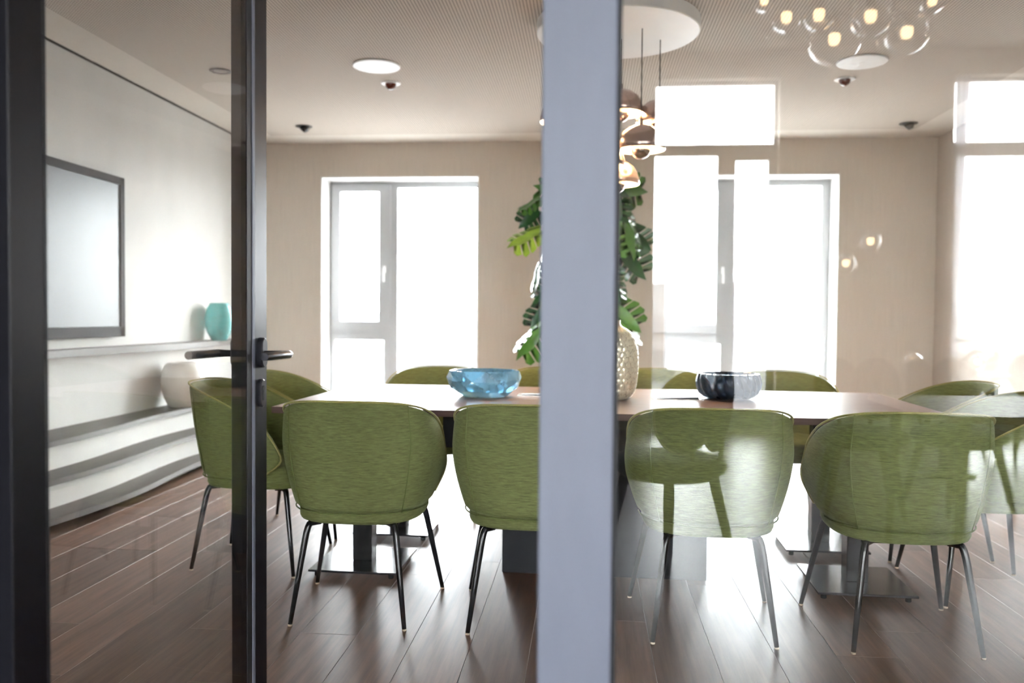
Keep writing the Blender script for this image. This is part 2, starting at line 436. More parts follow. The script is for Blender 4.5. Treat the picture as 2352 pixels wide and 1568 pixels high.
def meeting_window(idx, xa, xb, label):
    dx = xa+2.602
    FY = YF+0.27
    hx = lambda v: v+dx
    hole_c = (hx(-2.483), hx(-2.087), 1.075, 2.372)      # casement pane
    hole_l = (hx(-2.538), hx(-2.037), 0.20, 0.888)       # lower pane
    hole_f = (hx(-1.901), hx(-1.105), 0.16, 2.410)       # tall fixed pane
    fr = pane_frame('window_%d' % idx, xa, xb, WZ0, WZ1, FY, FY+0.07, [(hx(-2.56), hx(-1.985), 0.16, 0.90), (hx(-2.56), hx(-1.985), 1.03, 2.42), hole_f], 'window_frame', None)
    struct(fr, label)
    ca = pane_frame('casement', hx(-2.575), hx(-1.97), 0.975, 2.435, FY-0.022, FY+0.05, [hole_c], 'window_frame', fr, 0.006)
    glass_pane(hole_c[0]-0.01, hole_c[1]+0.01, hole_c[2]-0.01, hole_c[3]+0.01, FY+0.02, ca)
    # handle on the right rail of the casement
    bm = bmesh.new(); hxm = (hole_c[1]+hx(-1.97))/2
    add_box(bm, hxm-0.014, hxm+0.014, FY-0.032, FY-0.022, 1.56, 1.63, 0.003)
    add_box(bm, hxm-0.009, hxm+0.009, FY-0.062, FY-0.032, 1.59, 1.608, 0.003)
    add_box(bm, hxm-0.010, hxm+0.010, FY-0.064, FY-0.050, 1.47, 1.608, 0.004)
    bm_obj('handle', bm, 'white_paint', ca)
    lo = pane_frame('lower_sash', hx(-2.575), hx(-1.97), 0.11, 0.955, FY-0.008, FY+0.05, [hole_l], 'window_frame', fr, 0.005)
    glass_pane(hole_l[0]-0.01, hole_l[1]+0.01, hole_l[2]-0.01, hole_l[3]+0.01, FY+0.02, lo)
    glass_pane(hole_f[0]-0.01, hole_f[1]+0.01, hole_f[2]-0.01, hole_f[3]+0.01, FY+0.03, fr)
    # plastered white lining of the opening
    t = 0.012
    boxes('window_lining', [(xa, xa+t, YF-0.002, FY, WZ0, WZ1), (xb-t, xb, YF-0.002, FY, WZ0, WZ1), (xa, xb, YF-0.002, FY, WZ1-t, WZ1), (xa, xb, YF-0.002, FY, WZ0, WZ0+t)], 'white_paint', fr)
    return fr
meeting_window(1, WIN[0][0], WIN[0][1], 'white framed tall window near the corner left of the plant')
meeting_window(2, WIN[1][0], WIN[1][1], 'white framed tall window to the right of the plant')

# ------------------------------------------------------------------ glass partition with its posts
part = struct(box('wall_partition', -0.066, 0.036, YP-0.05, YP+0.05, 0, HC, 'grey_alu', None, 0.002), 'grey aluminium post of the glass partition')
box('edge_gasket', 0.036, 0.043, YP-0.03, YP+0.03, 0, HC, 'gasket', part)
PANE_R = 2.10
box('pane', 0.030, PANE_R+0.01, YP-0.006, YP+0.006, 0.05, HC-0.05, 'partition_glass', part)
box('post', PANE_R, PANE_R+0.06, YP-0.05, YP+0.05, 0, HC, 'black_alu', part, 0.002)
box('pane', PANE_R+0.05, XR, YP-0.006, YP+0.006, 0.05, HC-0.05, 'partition_glass', part)
boxes('rail', [(0.036, XR, YP-0.04, YP+0.04, 0, 0.06), (0.036, XR, YP-0.04, YP+0.04, HC-0.06, HC)], 'black_alu', part)
box('door_head', -1.02, -0.066, YP-0.05, YP+0.05, 2.30, HC, 'black_alu', part)
box('jamb', -1.02, -0.935, YP-0.09, YP+0.05, 0, HC, 'black_alu', part, 0.002)
box('pane', XL, -1.01, YP-0.006, YP+0.006, 0.05, HC-0.05, 'door_glass', part)

# ------------------------------------------------------------------ open door (swung about 85 degrees into the room)
DT, DL, DZ1 = 0.058, 0.848, 2.26      # thickness, width, height; local frame: origin at the free edge, right face x = 0
SW = 0.071
def door_frame():
    bm = bmesh.new()
    add_box(bm, -DT, 0, -SW, 0, 0.01, DZ1, 0.0015); add_box(bm, -DT, 0, -DL, -DL+0.075, 0.01, DZ1, 0.0015)
    add_box(bm, -DT, 0, -DL+0.075, -SW, 0.01, 0.10); add_box(bm, -DT, 0, -DL+0.075, -SW, DZ1-0.08, DZ1)
    return bm_obj('door_1', bm, 'black_alu')
door = struct(door_frame(), 'black framed glass door standing open into the room')
box('pane', -0.0065, -0.0005, -DL+0.065, -SW+0.005, 0.09, DZ1-0.07, 'door_glass', door)
boxes('gasket', [(-0.001, 0.0012, -SW-0.033, -SW-0.009, 0.10, DZ1-0.08), (-0.001, 0.0012, -DL+0.075, -DL+0.079, 0.10, DZ1-0.08),
                 (-0.0365, -0.030, -DL-0.002, -DL+0.001, 0.01, DZ1)], 'gasket', door)
box('bead', -0.001, 0.003, -SW-0.009, -SW+0.004, 0.01, DZ1, 'grey_alu', door, 0.001)
XD = 0.0
door.location = (-0.80, 2.061, 0); door.rotation_euler = (0, 0, math.radians(-5.0))
def stadium(name, yc, zc, w, h, x0, x1, material, parent, bev=0.003):
    """oval plate standing on the door face; extruded along x"""
    r = w/2; pts = []
    for k in range(13): a = PI*k/12; pts.append((yc+r*math.cos(a), zc+h/2-r+r*math.sin(a)))
    for k in range(13): a = PI+PI*k/12; pts.append((yc+r*math.cos(a), zc-h/2+r+r*math.sin(a)))
    s = 1 if x1 > x0 else -1
    bm = bmesh.new(); n = len(pts)
    rings = []
    for x_, sc in ((x0, 1), (x1-s*bev, 1), (x1, 1-2*bev/w)):
        rings.append([bm.verts.new((x_, yc+(p[0]-yc)*sc, zc+(p[1]-zc)*(1-2*bev/h if sc != 1 else 1))) for p in pts])
    for A, B in zip(rings, rings[1:]):
        for i in range(n): bm.faces.new([A[i], A[(i+1) % n], B[(i+1) % n], B[i]])
    bm.faces.new(rings[0]); bm.faces.new(rings[-1])
    o = bm_obj(name, bm, material, parent); smooth_angle(o, 35); return o
HY = -0.037
for s in (1, -1):
    xf = XD if s > 0 else XD-DT
    ro = stadium('rosette', HY, 1.045, 0.030, 0.074, xf, xf+s*0.014, 'handle_black', door)
    cy = stadium('lock_plate', HY, 0.945, 0.030, 0.070, xf, xf+s*0.010, 'handle_black', door)
    if s > 0:
        lathe_pts = [(xf+s*0.0105, HY, 0.956)]
        stadium('keyhole', HY, 0.958, 0.013, 0.013, xf+0.009, xf+0.0112, 'gasket', cy, 0.0005)
        stadium('keyhole', HY, 0.944, 0.007, 0.034, xf+0.009, xf+0.0112, 'gasket', cy, 0.0005)
    xe = xf+(0.080 if s > 0 else -0.052)
    path = [(xf, HY, 1.042), (xf+s*0.030, HY, 1.042), (xe-s*0.012, HY-0.0005, 1.042), (xe-s*0.006, HY-0.002, 1.042), (xe-s*0.0015, HY-0.006, 1.042), (xe, HY-0.012, 1.042), (xe, HY-0.06, 1.042), (xe, HY-0.135, 1.042), (xe, HY-0.137, 1.042)]
    lv = tube('lever', path, [0.0085, 0.0085, 0.0090, 0.0095, 0.0100, 0.0100, 0.0100, 0.0100, 0.0096], 'handle_black', door, 16)
    smooth_angle(lv, 32)

# ------------------------------------------------------------------ lobby behind the camera (seen as reflection in the panes)
LX0, LX1, LY, LH = -4.6, 6.4, -6.26+LO, 3.75
struct(box('floor_lobby', LX0, LX1, LY, YP-0.02, -0.12, 0.0, 'lobby_wood'), 'wooden floor of the lobby reflected in the glass')
struct(box('ceiling_lobby', LX0, LX1, LY-0.3, YP+0.05, LH, LH+0.1, 'ceiling_plain'), 'pale ceiling of the lobby')
struct(boxes('wall_header', [(LX0, LX1, YP-0.06, YP+0.06, HC, LH), (XR, LX1, YP-0.06, YP+0.06, 0, HC), (LX0, XL, YP-0.06, YP+0.06, 0, HC)], 'plain_wall'), 'wall above and beside the glass partition')
struct(box('wall_lobby_left', LX0-0.15, LX0, LY, YP+0.06, -0.12, LH, 'plain_wall'), 'plain left wall of the lobby')
struct(box('wall_lobby_right', LX1, LX1+0.15, LY, YP+0.06, -0.12, LH, 'plain_wall'), 'plain right wall of the lobby')
LW = [(-2.26, -1.02), (0.62, 1.86), (3.50, 5.30)]
LZ0, LZ1 = 0.02, 3.50
def wall_lobby():
    xs = [LX0] + [c for w in LW for c in w] + [LX1]
    b = []
    for i in range(0, len(xs), 2): b.append((xs[i], xs[i+1], LY-0.3, LY, -0.12, LH))
    for a, c in LW: b += [(a, c, LY-0.3, LY, LZ1, LH), (a, c, LY-0.3, LY, -0.12, LZ0)]
    return boxes('wall_lobby', b, 'plain_wall')
struct(wall_lobby(), 'window wall of the lobby reflected in the glass')
def lobby_window(idx, xa, xb, label):
    y0 = LY-0.12
    w = xb-xa
    tr = (xa+0.04, xb-0.03, 2.875, 3.475)
    if w < 1.5: ps = [(xa+0.035, xa+0.665, 0.18, 2.768), (xa+0.835, xb-0.075, 0.22, 2.720)]
    else: ps = [(xa+0.075, xa+0.88, 0.18, 2.745), (xa+0.96, xb-0.075, 0.18, 2.745)]
    fr = pane_frame('window_%d' % idx, xa, xb, LZ0, LZ1, y0-0.06, y0, [tr]+ps, 'window_frame', None)
    struct(fr, label)
    for h in [tr]+ps: glass_pane(h[0]-0.01, h[1]+0.01, h[2]-0.01, h[3]+0.01, y0-0.03, fr)
lobby_window(3, LW[0][0], LW[0][1], 'tall lobby window furthest left behind the viewer')
lobby_window(4, LW[1][0], LW[1][1], 'tall lobby window reflected beside the grey post')
lobby_window(5, LW[2][0], LW[2][1], 'wide lobby window reflected at the right edge')

# sheer curtain hanging at the right-hand lobby window
def curtain(xa, xt, xb_, label):
    v, f = [], []
    nz, nx = 14, 14
    for j in range(nz+1):
        t = j/nz; z = 3.55-t*3.5
        wid = (xt-xa) + (xb_-xt)*t**0.8
        for i in range(nx+1):
            u = i/nx
            v.append((xa+wid*u, LY-0.06+0.012*math.sin(u*PI*5), z))
    for j in range(nz):
        for i in range(nx):
            a = j*(nx+1)+i; f.append((a, a+1, a+nx+2, a+nx+1))
    o = mesh('curtain', v, f, 'curtain_sheer', None, True)
    so = o.modifiers.new('thickness', 'SOLIDIFY'); so.thickness = 0.002
    tag(o, label, 'curtain')
curtain(3.535, 3.67, 3.575, 'narrow pale curtain edge reflected along the right-hand window')

# ------------------------------------------------------------------ outside
struct(box('ground', -400, 400, -400, 400, -9.2, -9.0, 'concrete_pale'), 'pale ground far below the windows')
def house(name, label, x, y, w, d, h, roof, ori=0.0, zt=0.0, cols=4):
    """block with window panes and a gabled or flat roof; zt = height of the eaves above our floor"""
    t = thing(name, label, 'building', (x, y, -9.0), ori)
    H_ = zt+9.0
    box('wall', -w/2, w/2, -d/2, d/2, 0, H_, 'render_pale', t)
    if roof > 0:
        v = [(-w/2-.3, -d/2-.3, H_), (w/2+.3, -d/2-.3, H_), (w/2+.3, d/2+.3, H_), (-w/2-.3, d/2+.3, H_), (-w/2-.3, 0, H_+roof), (w/2+.3, 0, H_+roof)]
        mesh('roof', v, [(0,1,5,4), (2,3,4,5), (1,2,5), (3,0,4), (3,2,1,0)], 'roof_slate', t)
    else:
        boxes('roof', [(-w/2-.15, w/2+.15, -d/2-.15, d/2+.15, H_, H_+0.25)], 'roof_slate', t)
    for s in (-1, 1):
        for k in range(cols):
            for z in (H_-2.4, H_-5.4):
                xc = -w/2+w*(k+.5)/cols
                p = box('window', xc-w/cols*.28, xc+w/cols*.28, s*d/2-.06, s*d/2+.06, z, z+1.5, 'pane_dark', t)
    return t
house('gabled_house', 'grey gabled house reflected beside the grey post', 4.6, -44, 9, 8, 0, 2.6, 0.5, 0.4)
house('flat_building', 'long low building reflected under the skyline at right', 32, -75, 46, 12, 0, 0, 0.05, -0.6, 8)
house('flat_building', 'low block outside the window left of the plant', -14, 55, 26, 10, 0, 0, 0.1, -1.6, 6)
house('gabled_house', 'gabled house outside the window right of the plant', 14, 62, 14, 9, 0, 2.2, -0.2, -1.8)
def hill(x, y, rx, rz):
    v, f = [], []
    n = 30
    for i in range(n+1):
        u = i/n; hh = rz*math.sin(PI*u)**0.7*(1+0.18*math.sin(u*23)+0.1*math.sin(u*61))
        for k, (dy, z) in enumerate(((0, -9), (0, -9+max(0.02, hh*0.75)), (16, -9+max(0.03, hh)), (45, -9))):
            v.append((x-rx+2*rx*u, y-dy, z))
    for i in range(n):
        for k in range(3):
            a = i*4+k; f.append((a, a+4, a+5, a+1))
    return mesh('wooded_hill', v, f, 'hill_haze', None, True)
tag(hill(120, -210, 130, 14.5), 'hazy wooded hill on the reflected skyline at right', 'hill')
tag(hill(-30, 260, 150, 11.5), 'hazy wooded ridge outside beyond the meeting room windows', 'hill')

# ------------------------------------------------------------------ television and wall shelves
TY0, TY1, TZ0, TZ1 = 3.95, 5.70, 0.974, 2.078
tv = thing('television', 'large black television on the pale veneer wall', 'television', (XL+0.004, (TY0+TY1)/2, TZ0))
hw = (TY1-TY0)/2; th = TZ1-TZ0
def tvframe():
    bm = bmesh.new(); b = 0.052
    add_box(bm, 0.0, 0.05, -hw, hw, 0, b+0.02, 0.002); add_box(bm, 0.0, 0.05, -hw, hw, th-b, th, 0.002)
    add_box(bm, 0.0, 0.05, -hw, -hw+b, 0, th, 0.002); add_box(bm, 0.0, 0.05, hw-b, hw, 0, th, 0.002)
    return bm_obj('bezel', bm, 'tv_bezel', tv)
tvframe()
box('screen', 0.01, 0.040, -hw+0.045, hw-0.045, 0.06, th-0.045, 'tv_screen', tv)

def wavy_board(name, z, t, x_back, depth, amp, ph, wl_, y0, y1, material, edge_mat, parent):
    """shelf board along the left wall with a waving front edge (top slab + thin pale edge band)"""
    n = 60; v, f = [], []
    for i in range(n+1):
        y = y0+(y1-y0)*i/n
        xf = x_back+depth+amp*math.sin(2*PI*(y/wl_)+ph)
        v += [(x_back, y, z), (xf, y, z), (xf, y, z-t), (x_back, y, z-t)]
    for i in range(n):
        a = i*4; b = a+4
        for k in range(4): f.append((a+k, a+(k+1) % 4, b+(k+1) % 4, b+k))
    f.append((0, 1, 2, 3)); f.append((n*4+3, n*4+2, n*4+1, n*4))
    o = mesh(name, v, f, material, parent)
    bm = bmesh.new(); bm.from_mesh(o.data); bmesh.ops.recalc_face_normals(bm, faces=bm.faces[:]); bm.to_mesh(o.data); bm.free()
    v, f = [], []
    for i in range(n+1):
        y = y0+(y1-y0)*i/n
        xf = x_back+depth+amp*math.sin(2*PI*(y/wl_)+ph)
        v += [(xf-0.001, y, z-0.001), (xf+0.003, y, z-0.001), (xf+0.003, y, z-t+0.001), (xf-0.001, y, z-t+0.001)]
    for i in range(n):
        a = i*4; b = a+4
        for k in range(4): f.append((a+k, a+(k+1) % 4, b+(k+1) % 4, b+k))
    e = mesh('edge_band', v, f, edge_mat, o)
    bm = bmesh.new(); bm.from_mesh(e.data); bmesh.ops.recalc_face_normals(bm, faces=bm.faces[:]); bm.to_mesh(e.data); bm.free()
    return o
sh = wavy_board('wall_shelf', 0.910, 0.045, XL, 0.15, 0.045, 0.4, 2.9, 1.9, YF-0.02, 'bench_wood', 'bench_edge', None)
tag(sh, 'long wavy shelf under the television holding the turquoise vase', 'shelf')

bench = thing('stepped_bench', 'low stepped wall bench with wavy dark boards and white risers', 'bench', (0.004, 0, 0))
for (z, d, a, ph) in ((0.418, 0.28, 0.035, 1.9), (0.250, 0.45, 0.035, 1.9), (0.085, 0.58, 0.045, 1.9)):
    wavy_board('board', z, 0.032, XL, d, a, ph, 2.4, 1.9, YF-0.02, 'bench_wood', 'bench_edge', bench)
for (z0, z1, d, a) in ((0.250, 0.387, 0.245, 0.035), (0.085, 0.219, 0.40, 0.035)):
    n = 60; v, f = [], []
    for i in range(n+1):
        y = 1.9+(YF-1.92)*i/n; xf = XL+d+a*math.sin(2*PI*(y/2.4)+1.9)
        v += [(xf-0.02, y, z0), (xf, y, z0), (xf, y, z1), (xf-0.02, y, z1)]
    for i in range(n):
        q = i*4; b = q+4
        for k in range(4): f.append((q+k, b+k, b+(k+1) % 4, q+(k+1) % 4))
    f.append((0, 1, 2, 3)); f.append((n*4+3, n*4+2, n*4+1, n*4))
    mesh('riser', v, f, 'veneer', bench)
box('plinth', XL, XL+0.44, 1.95, YF-0.03, 0, 0.053, 'dark_gap', bench)

# vases on shelf and bench
vz = lathe('glass_vase', [(0, 0.004), (0.060, 0), (0.070, 0.012), (0.100, 0.07), (0.119, 0.15), (0.121, 0.19), (0.108, 0.26), (0.085, 0.305), (0.078, 0.320), (0.072, 0.318), (0.098, 0.25), (0.111, 0.19), (0.109, 0.15), (0.09, 0.07), (0.06, 0.02), (0, 0.016)],
           'turquoise_glass', None, 48)
vz.location = (XL+0.135, 7.04, 0.910)
tag(vz, 'turquoise ribbed glass vase on the wavy wall shelf', 'vase')
va = thing('ceramic_vase', 'big rounded two-tone beige vase on the stepped bench', 'vase', (XL+0.175, 6.30, 0.418))
lathe('body', [(0, 0), (0.098, 0), (0.108, 0.012), (0.140, 0.08), (0.158, 0.15), (0.160, 0.205), (0.158, 0.235)], 'beige_ceramic', va, 48)
lathe('rim', [(0.158, 0.235), (0.154, 0.275), (0.138, 0.315), (0.115, 0.338), (0.09, 0.345), (0.082, 0.338), (0.10, 0.31), (0.12, 0.25), (0.12, 0.1), (0, 0.05)], 'beige_ceramic_top', va, 48)

# ------------------------------------------------------------------ meeting table
TX0, TX1, TY0_, TY1_ = -1.31, 1.50, 3.43, 4.66
tcx, tcy = (TX0+TX1)/2, (TY0_+TY1_)/2
table = thing('meeting_table', 'long brown wooden meeting table in three sections on black pedestals', 'table', (tcx, tcy, 0), math.radians(-1.6))
lx = lambda X: X-tcx
ly = lambda Y: Y-tcy
for a, b in ((TX0, -0.662), (-0.658, 0.818), (0.822, TX1)):
    o = box('tabletop', lx(a), lx(b), ly(TY0_), ly(TY1_), 0.722, 0.75, 'table_wood', table, 0.0015)
    o.data.materials.append(M('table_edge'))
    for pg in o.data.polygons:
        if pg.normal.z < 0.5: pg.material_index = 1
for X in (-0.99, 1.15):
    for Y in (3.725, 4.36):
        lg = box('pedestal_leg', lx(X)-0.044, lx(X)+0.044, ly(Y)-0.044, ly(Y)+0.044, 0.034, 0.722, 'black_metal', table, 0.003)
        box('base_plate', lx(X)-0.195, lx(X)+0.195, ly(Y)-0.20, ly(Y)+0.20, 0.024, 0.034, 'black_plate', lg, 0.0015)
        for sx in (-0.165, 0.165):
            for sy in (-0.165, 0.165):
                disc('levelling_foot', 0.012, 0.0, 0.024, 'black_metal', lg, 12, (lx(X)+sx, ly(Y)+sy, 0))
box('cable_pedestal', lx(-0.36), lx(0.533), ly(3.715), ly(4.37), 0.0, 0.56, 'charcoal_board', table, 0.003)
box('under_frame', lx(-0.62), lx(0.78), ly(3.66), ly(4.43), 0.56, 0.722, 'charcoal_board', table, 0.003)
for X in (-0.99, 1.15):
    box('cross_beam', lx(X)-0.05, lx(X)+0.05, ly(3.56), ly(4.54), 0.690, 0.722, 'black_metal', table)

# ------------------------------------------------------------------ green tub chairs
def build_chair():
    root = thing('tub_chair', '', 'chair')
    NU, NV = 34, 10
    zb = 0.414
    def plan(s, v):
        a = 0.253+0.053*math.sin(min(1, v/0.72)*PI/2)-0.010*max(0, v-0.72)/0.28
        b = 0.250+0.062*v
        sg = 1 if s >= 0 else -1
        q = abs(s)
        if q <= 1:
            an = q*PI/2
            e = 0.86
            x_ = sg*a*math.sin(an)**e; y_ = -b*math.cos(an)**e if an < PI/2-1e-6 else 0.0
            nx, ny = sg*math.sin(an), -math.cos(an)
        else:
            x_ = sg*(a-0.10*(q-1)**2*0.25); y_ = (q-1)*0.25
            nx, ny = sg, 0.0
        return x_, y_, nx, ny
    def yfront(v): return 0.045+0.150*math.sin(PI*(0.06+0.80*v))
    def ztop(y):
        t = max(0, (y+0.31)/0.51); return 0.832-0.050*t-0.180*t**1.7
    outer, inner = [], []
    for j in range(NV+1):
        v = j/NV
        S = 1+yfront(v)/0.25
        ro, ri = [], []
        for i in range(NU+1):
            u = -1+2*i/NU
            s = u*S
            x_, y_, nx, ny = plan(s, v)
            z = zb+v*(ztop(y_)-zb)
            e = (1-abs(u)**10)*(1-v**9)
            t = 0.022+0.034*e
            ro.append(Vector((x_, y_, z))); ri.append(Vector((x_-nx*t, y_-ny*t, z-0.004*(v > .99))))
        outer.append(ro); inner.append(ri)
    v_, f_ = [], []
    W = NU+1
    for r in outer: v_ += r
    off = len(v_)
    for r in inner: v_ += r
    I = lambda j, i, k=0: k*off+j*W+i
    for j in range(NV):
        for i in range(NU):
            f_.append((I(j,i), I(j,i+1), I(j+1,i+1), I(j+1,i)))
            f_.append((I(j,i,1), I(j+1,i,1), I(j+1,i+1,1), I(j,i+1,1)))
    for i in range(NU):
        f_.append((I(NV,i), I(NV,i+1), I(NV,i+1,1), I(NV,i,1)))
        f_.append((I(0,i), I(0,i,1), I(0,i+1,1), I(0,i+1)))
    for j in range(NV):
        f_.append((I(j,0), I(j+1,0), I(j+1,0,1), I(j,0,1)))
        f_.append((I(j,NU), I(j,NU,1), I(j+1,NU,1), I(j+1,NU)))
    shell = mesh('backrest', v_, f_, 'fabric_green', root, True)
    subsurf(shell, 1)
    # piping all along the free edge
    path = [outer[j][0] for j in range(1, NV)] + [outer[NV][i] for i in range(NU+1)] + [outer[j][NU] for j in range(NV-1, 0, -1)]
    path = [p.lerp(inner[0][0], 0) for p in path]
    pip = tube('piping', [p+Vector((0, 0, 0.0)) for p in path], 0.0042, 'fabric_piping', shell, 6)
    tube('bottom_seam', [p+Vector((0, 0, 0.002)) for p in outer[0][4:-4]], 0.0028, 'fabric_seam', shell, 6)
    # vertical seams of the outer cover
    for sg in (-1, 1):
        pts = []
        for j in range(NV+1):
            v = j/NV
            x_, y_, nx, ny = plan(sg*0.50, v)
            z = zb+v*(ztop(y_)-zb)
            pts.append((x_+nx*0.0005, y_+ny*0.0005, z))
        tube('seam', pts, 0.0022, 'fabric_seam', shell, 5)
    # upholstered seat
    rings = [(0.370, 0.88), (0.374, 0.925), (0.386, 0.945), (0.418, 0.945), (0.455, 1.0), (0.470, 0.95), (0.476, 0.85), (0.479, 0.5)]
    v_, f_ = [], []
    n = 36
    for z, sc in rings:
        for k in range(n):
            an = 2*PI*k/n
            cx_, sx_ = math.cos(an), math.sin(an)
            e = 0.72
            X = 0.252*math.copysign(abs(cx_)**e, cx_); Y = 0.258*math.copysign(abs(sx_)**e, sx_)+0.022
            if Y > 0: Y *= 1.05
            v_.append((X*sc, (Y-0.022)*sc+0.022, z))
    for j in range(len(rings)-1):
        for k in range(n): f_.append((j*n+k, j*n+(k+1) % n, (j+1)*n+(k+1) % n, (j+1)*n+k))
    f_.append(tuple(reversed(range(n)))); f_.append(tuple(range((len(rings)-1)*n, len(rings)*n)))
    seat = mesh('seat', v_, f_, 'fabric_green', root, True)
    boxes('under_frame', [(-0.17, 0.17, -0.16, -0.13, 0.360, 0.375), (-0.19, 0.19, 0.13, 0.16, 0.360, 0.375), (-0.015, 0.015, -0.14, 0.14, 0.360, 0.375)], 'black_metal', root, 0.002)
    for (sx, yb, xt, yt, xf, yf) in ((-1, -1, 0.13, -0.145, 0.212, -0.243), (1, -1, 0.13, -0.145, 0.212, -0.243), (-1, 1, 0.15, 0.145, 0.268, 0.243), (1, 1, 0.15, 0.145, 0.268, 0.243)):
        top = Vector((sx*xt, yt, 0.366)); foot = Vector((sx*xf, yf, 0.006))
        k0 = Vector((sx*(xt+(xf-xt)*0.42), yt+(yf-yt)*0.42, 0.366))
        pts = [top, top.lerp(k0, 0.6)]
        kb = k0.lerp(foot, 0.16)
        for t in (0.0, 0.25, 0.5, 0.75, 1.0):
            a_ = top.lerp(k0, 0.75); pts.append(a_.lerp(k0, t).lerp(k0.lerp(kb, t), t))
        pts += [k0.lerp(foot, 0.55), foot]
        rs = [0.0125]*(len(pts)-2)+[0.0108, 0.0082]
        lg = tube('leg', pts, rs, 'black_metal', root, 10)
        lathe('glide', [(0, 0), (0.0085, 0), (0.0085, 0.006), (0, 0.007)], 'felt', lg, 10, (foot.x, foot.y, 0))
    return root
proto = build_chair()
NEAR = 'green tub chairs around the meeting table'
CH = [(-0.862, 3.235, 0, 'green tub chair seen from behind, nearest the open door handle'),
      (-0.205, 3.225, 0, 'green tub chair seen from behind, half hidden by the grey post'),
      (0.449, 3.210, 0, 'green tub chair seen from behind just right of the grey post, washed by reflections'),
      (1.125, 3.195, 0, 'green tub chair seen from behind, rightmost of the near row'),
      (-1.500, 3.810, -PI/2, 'green tub chair at the left table end seen through the glass door'),
      (-1.500, 4.430, -PI/2, 'green tub chair at the far left table corner just right of the door stile'),
      (1.665, 3.735, PI/2, 'green tub chair at the right table end cut by the picture edge'),
      (1.665, 4.360, PI/2, 'green tub chair at the far right corner of the table'),
      (-0.880, 4.860, PI, 'green tub chair across the table behind the blue bowl, in front of the left window'),
      (-0.190, 4.860, PI, 'green tub chair across the table, peeking out between blue bowl and post'),
      (0.420, 4.860, PI, 'green tub chair across the table behind the gold vase'),
      (1.100, 4.850, PI, 'green tub chair across the table behind the dark fluted bowl')]
for i, (cx_, cy_, rz, lab) in enumerate(CH):
    c = proto if i == 0 else copy_tree(proto)
    c.location = (cx_, cy_, 0); c.rotation_euler = (0, 0, rz)
    tag(c, lab, 'chair', NEAR)

# ------------------------------------------------------------------ things on the table
def faceted_bowl():
    rnd = random.Random(3)
    n = 9
    prof_o = [(0.112, 0.0), (0.166, 0.046), (0.184, 0.088), (0.170, 0.126)]
    prof_i = [(0.156, 0.124), (0.158, 0.08), (0.120, 0.035), (0.0, 0.022)]
    bm = bmesh.new()
    rings = []
    for j, (r, z) in enumerate(prof_o):
        ring = []
        for k in range(n):
            a = 2*PI*(k+0.5*(j % 2))/n+rnd.uniform(-0.08, 0.08)
            rr = r*(1+rnd.uniform(-0.035, 0.035)); zz = z+(rnd.uniform(-0.012, 0.012) if j in (1, 2) else 0)
            ring.append(bm.verts.new((rr*math.cos(a), rr*math.sin(a), zz)))
        rings.append(ring)
    for j in range(len(rings)-1):
        A, B = rings[j], rings[j+1]
        for k in range(n):
            k2 = (k+1) % n
            if j % 2 == 0:
                bm.faces.new([A[k], A[k2], B[k]]); bm.faces.new([A[k2], B[k2], B[k]])
            else:
                bm.faces.new([A[k], B[k2], B[k]]) ; bm.faces.new([A[k], A[k2], B[k2]])
    prev = rings[-1]
    for r, z in prof_i[:-1]:
        ring = [bm.verts.new((v.co.x/Vector((v.co.x, v.co.y)).length*r, v.co.y/Vector((v.co.x, v.co.y)).length*r, z)) for v in rings[-1]]
        for k in range(n): bm.faces.new([prev[k], prev[(k+1) % n], ring[(k+1) % n], ring[k]])
        prev = ring
    c = bm.verts.new((0, 0, prof_i[-1][1]))
    for k in range(n): bm.faces.new([prev[k], prev[(k+1) % n], c])
    bm.faces.new(list(reversed(rings[0])))
    return bm_obj('faceted_bowl', bm, 'blue_glass')
fb = faceted_bowl(); fb.location = (-0.497, 4.10, 0.7502); fb.rotation_euler = (0, 0, 0.3)
tag(fb, 'blue faceted glass bowl on the meeting table', 'bowl')

def fluted_bowl():
    P = [(0.085, 0.0), (0.116, 0.008), (0.140, 0.028), (0.151, 0.055), (0.153, 0.080), (0.150, 0.102), (0.143, 0.122)]
    prof = [(0, 0.004)]
    for (r0, z0), (r1, z1) in zip(P, P[1:]):
        for k in range(5): prof.append((r0+(r1-r0)*k/5, z0+(z1-z0)*k/5))
    prof.append(P[-1]); no = len(prof)
    prof += [(0.134, 0.123), (0.136, 0.10), (0.138, 0.07), (0.122, 0.035), (0.08, 0.014), (0, 0.012)]
    def fn(r, z, a, i):
        if not 0 < i < no: return r
        return r*(1.02-0.085*(1-abs(math.cos(10*(a+2.2*z)))))      # twenty concave flutes, gently twisted
    return lathe('fluted_bowl', prof, 'navy_glass', None, 240, fn=fn)
nb = fluted_bowl()
nb.location = (0.678, 4.16, 0.7502)
tag(nb, 'dark navy fluted glass bowl on the meeting table', 'bowl')

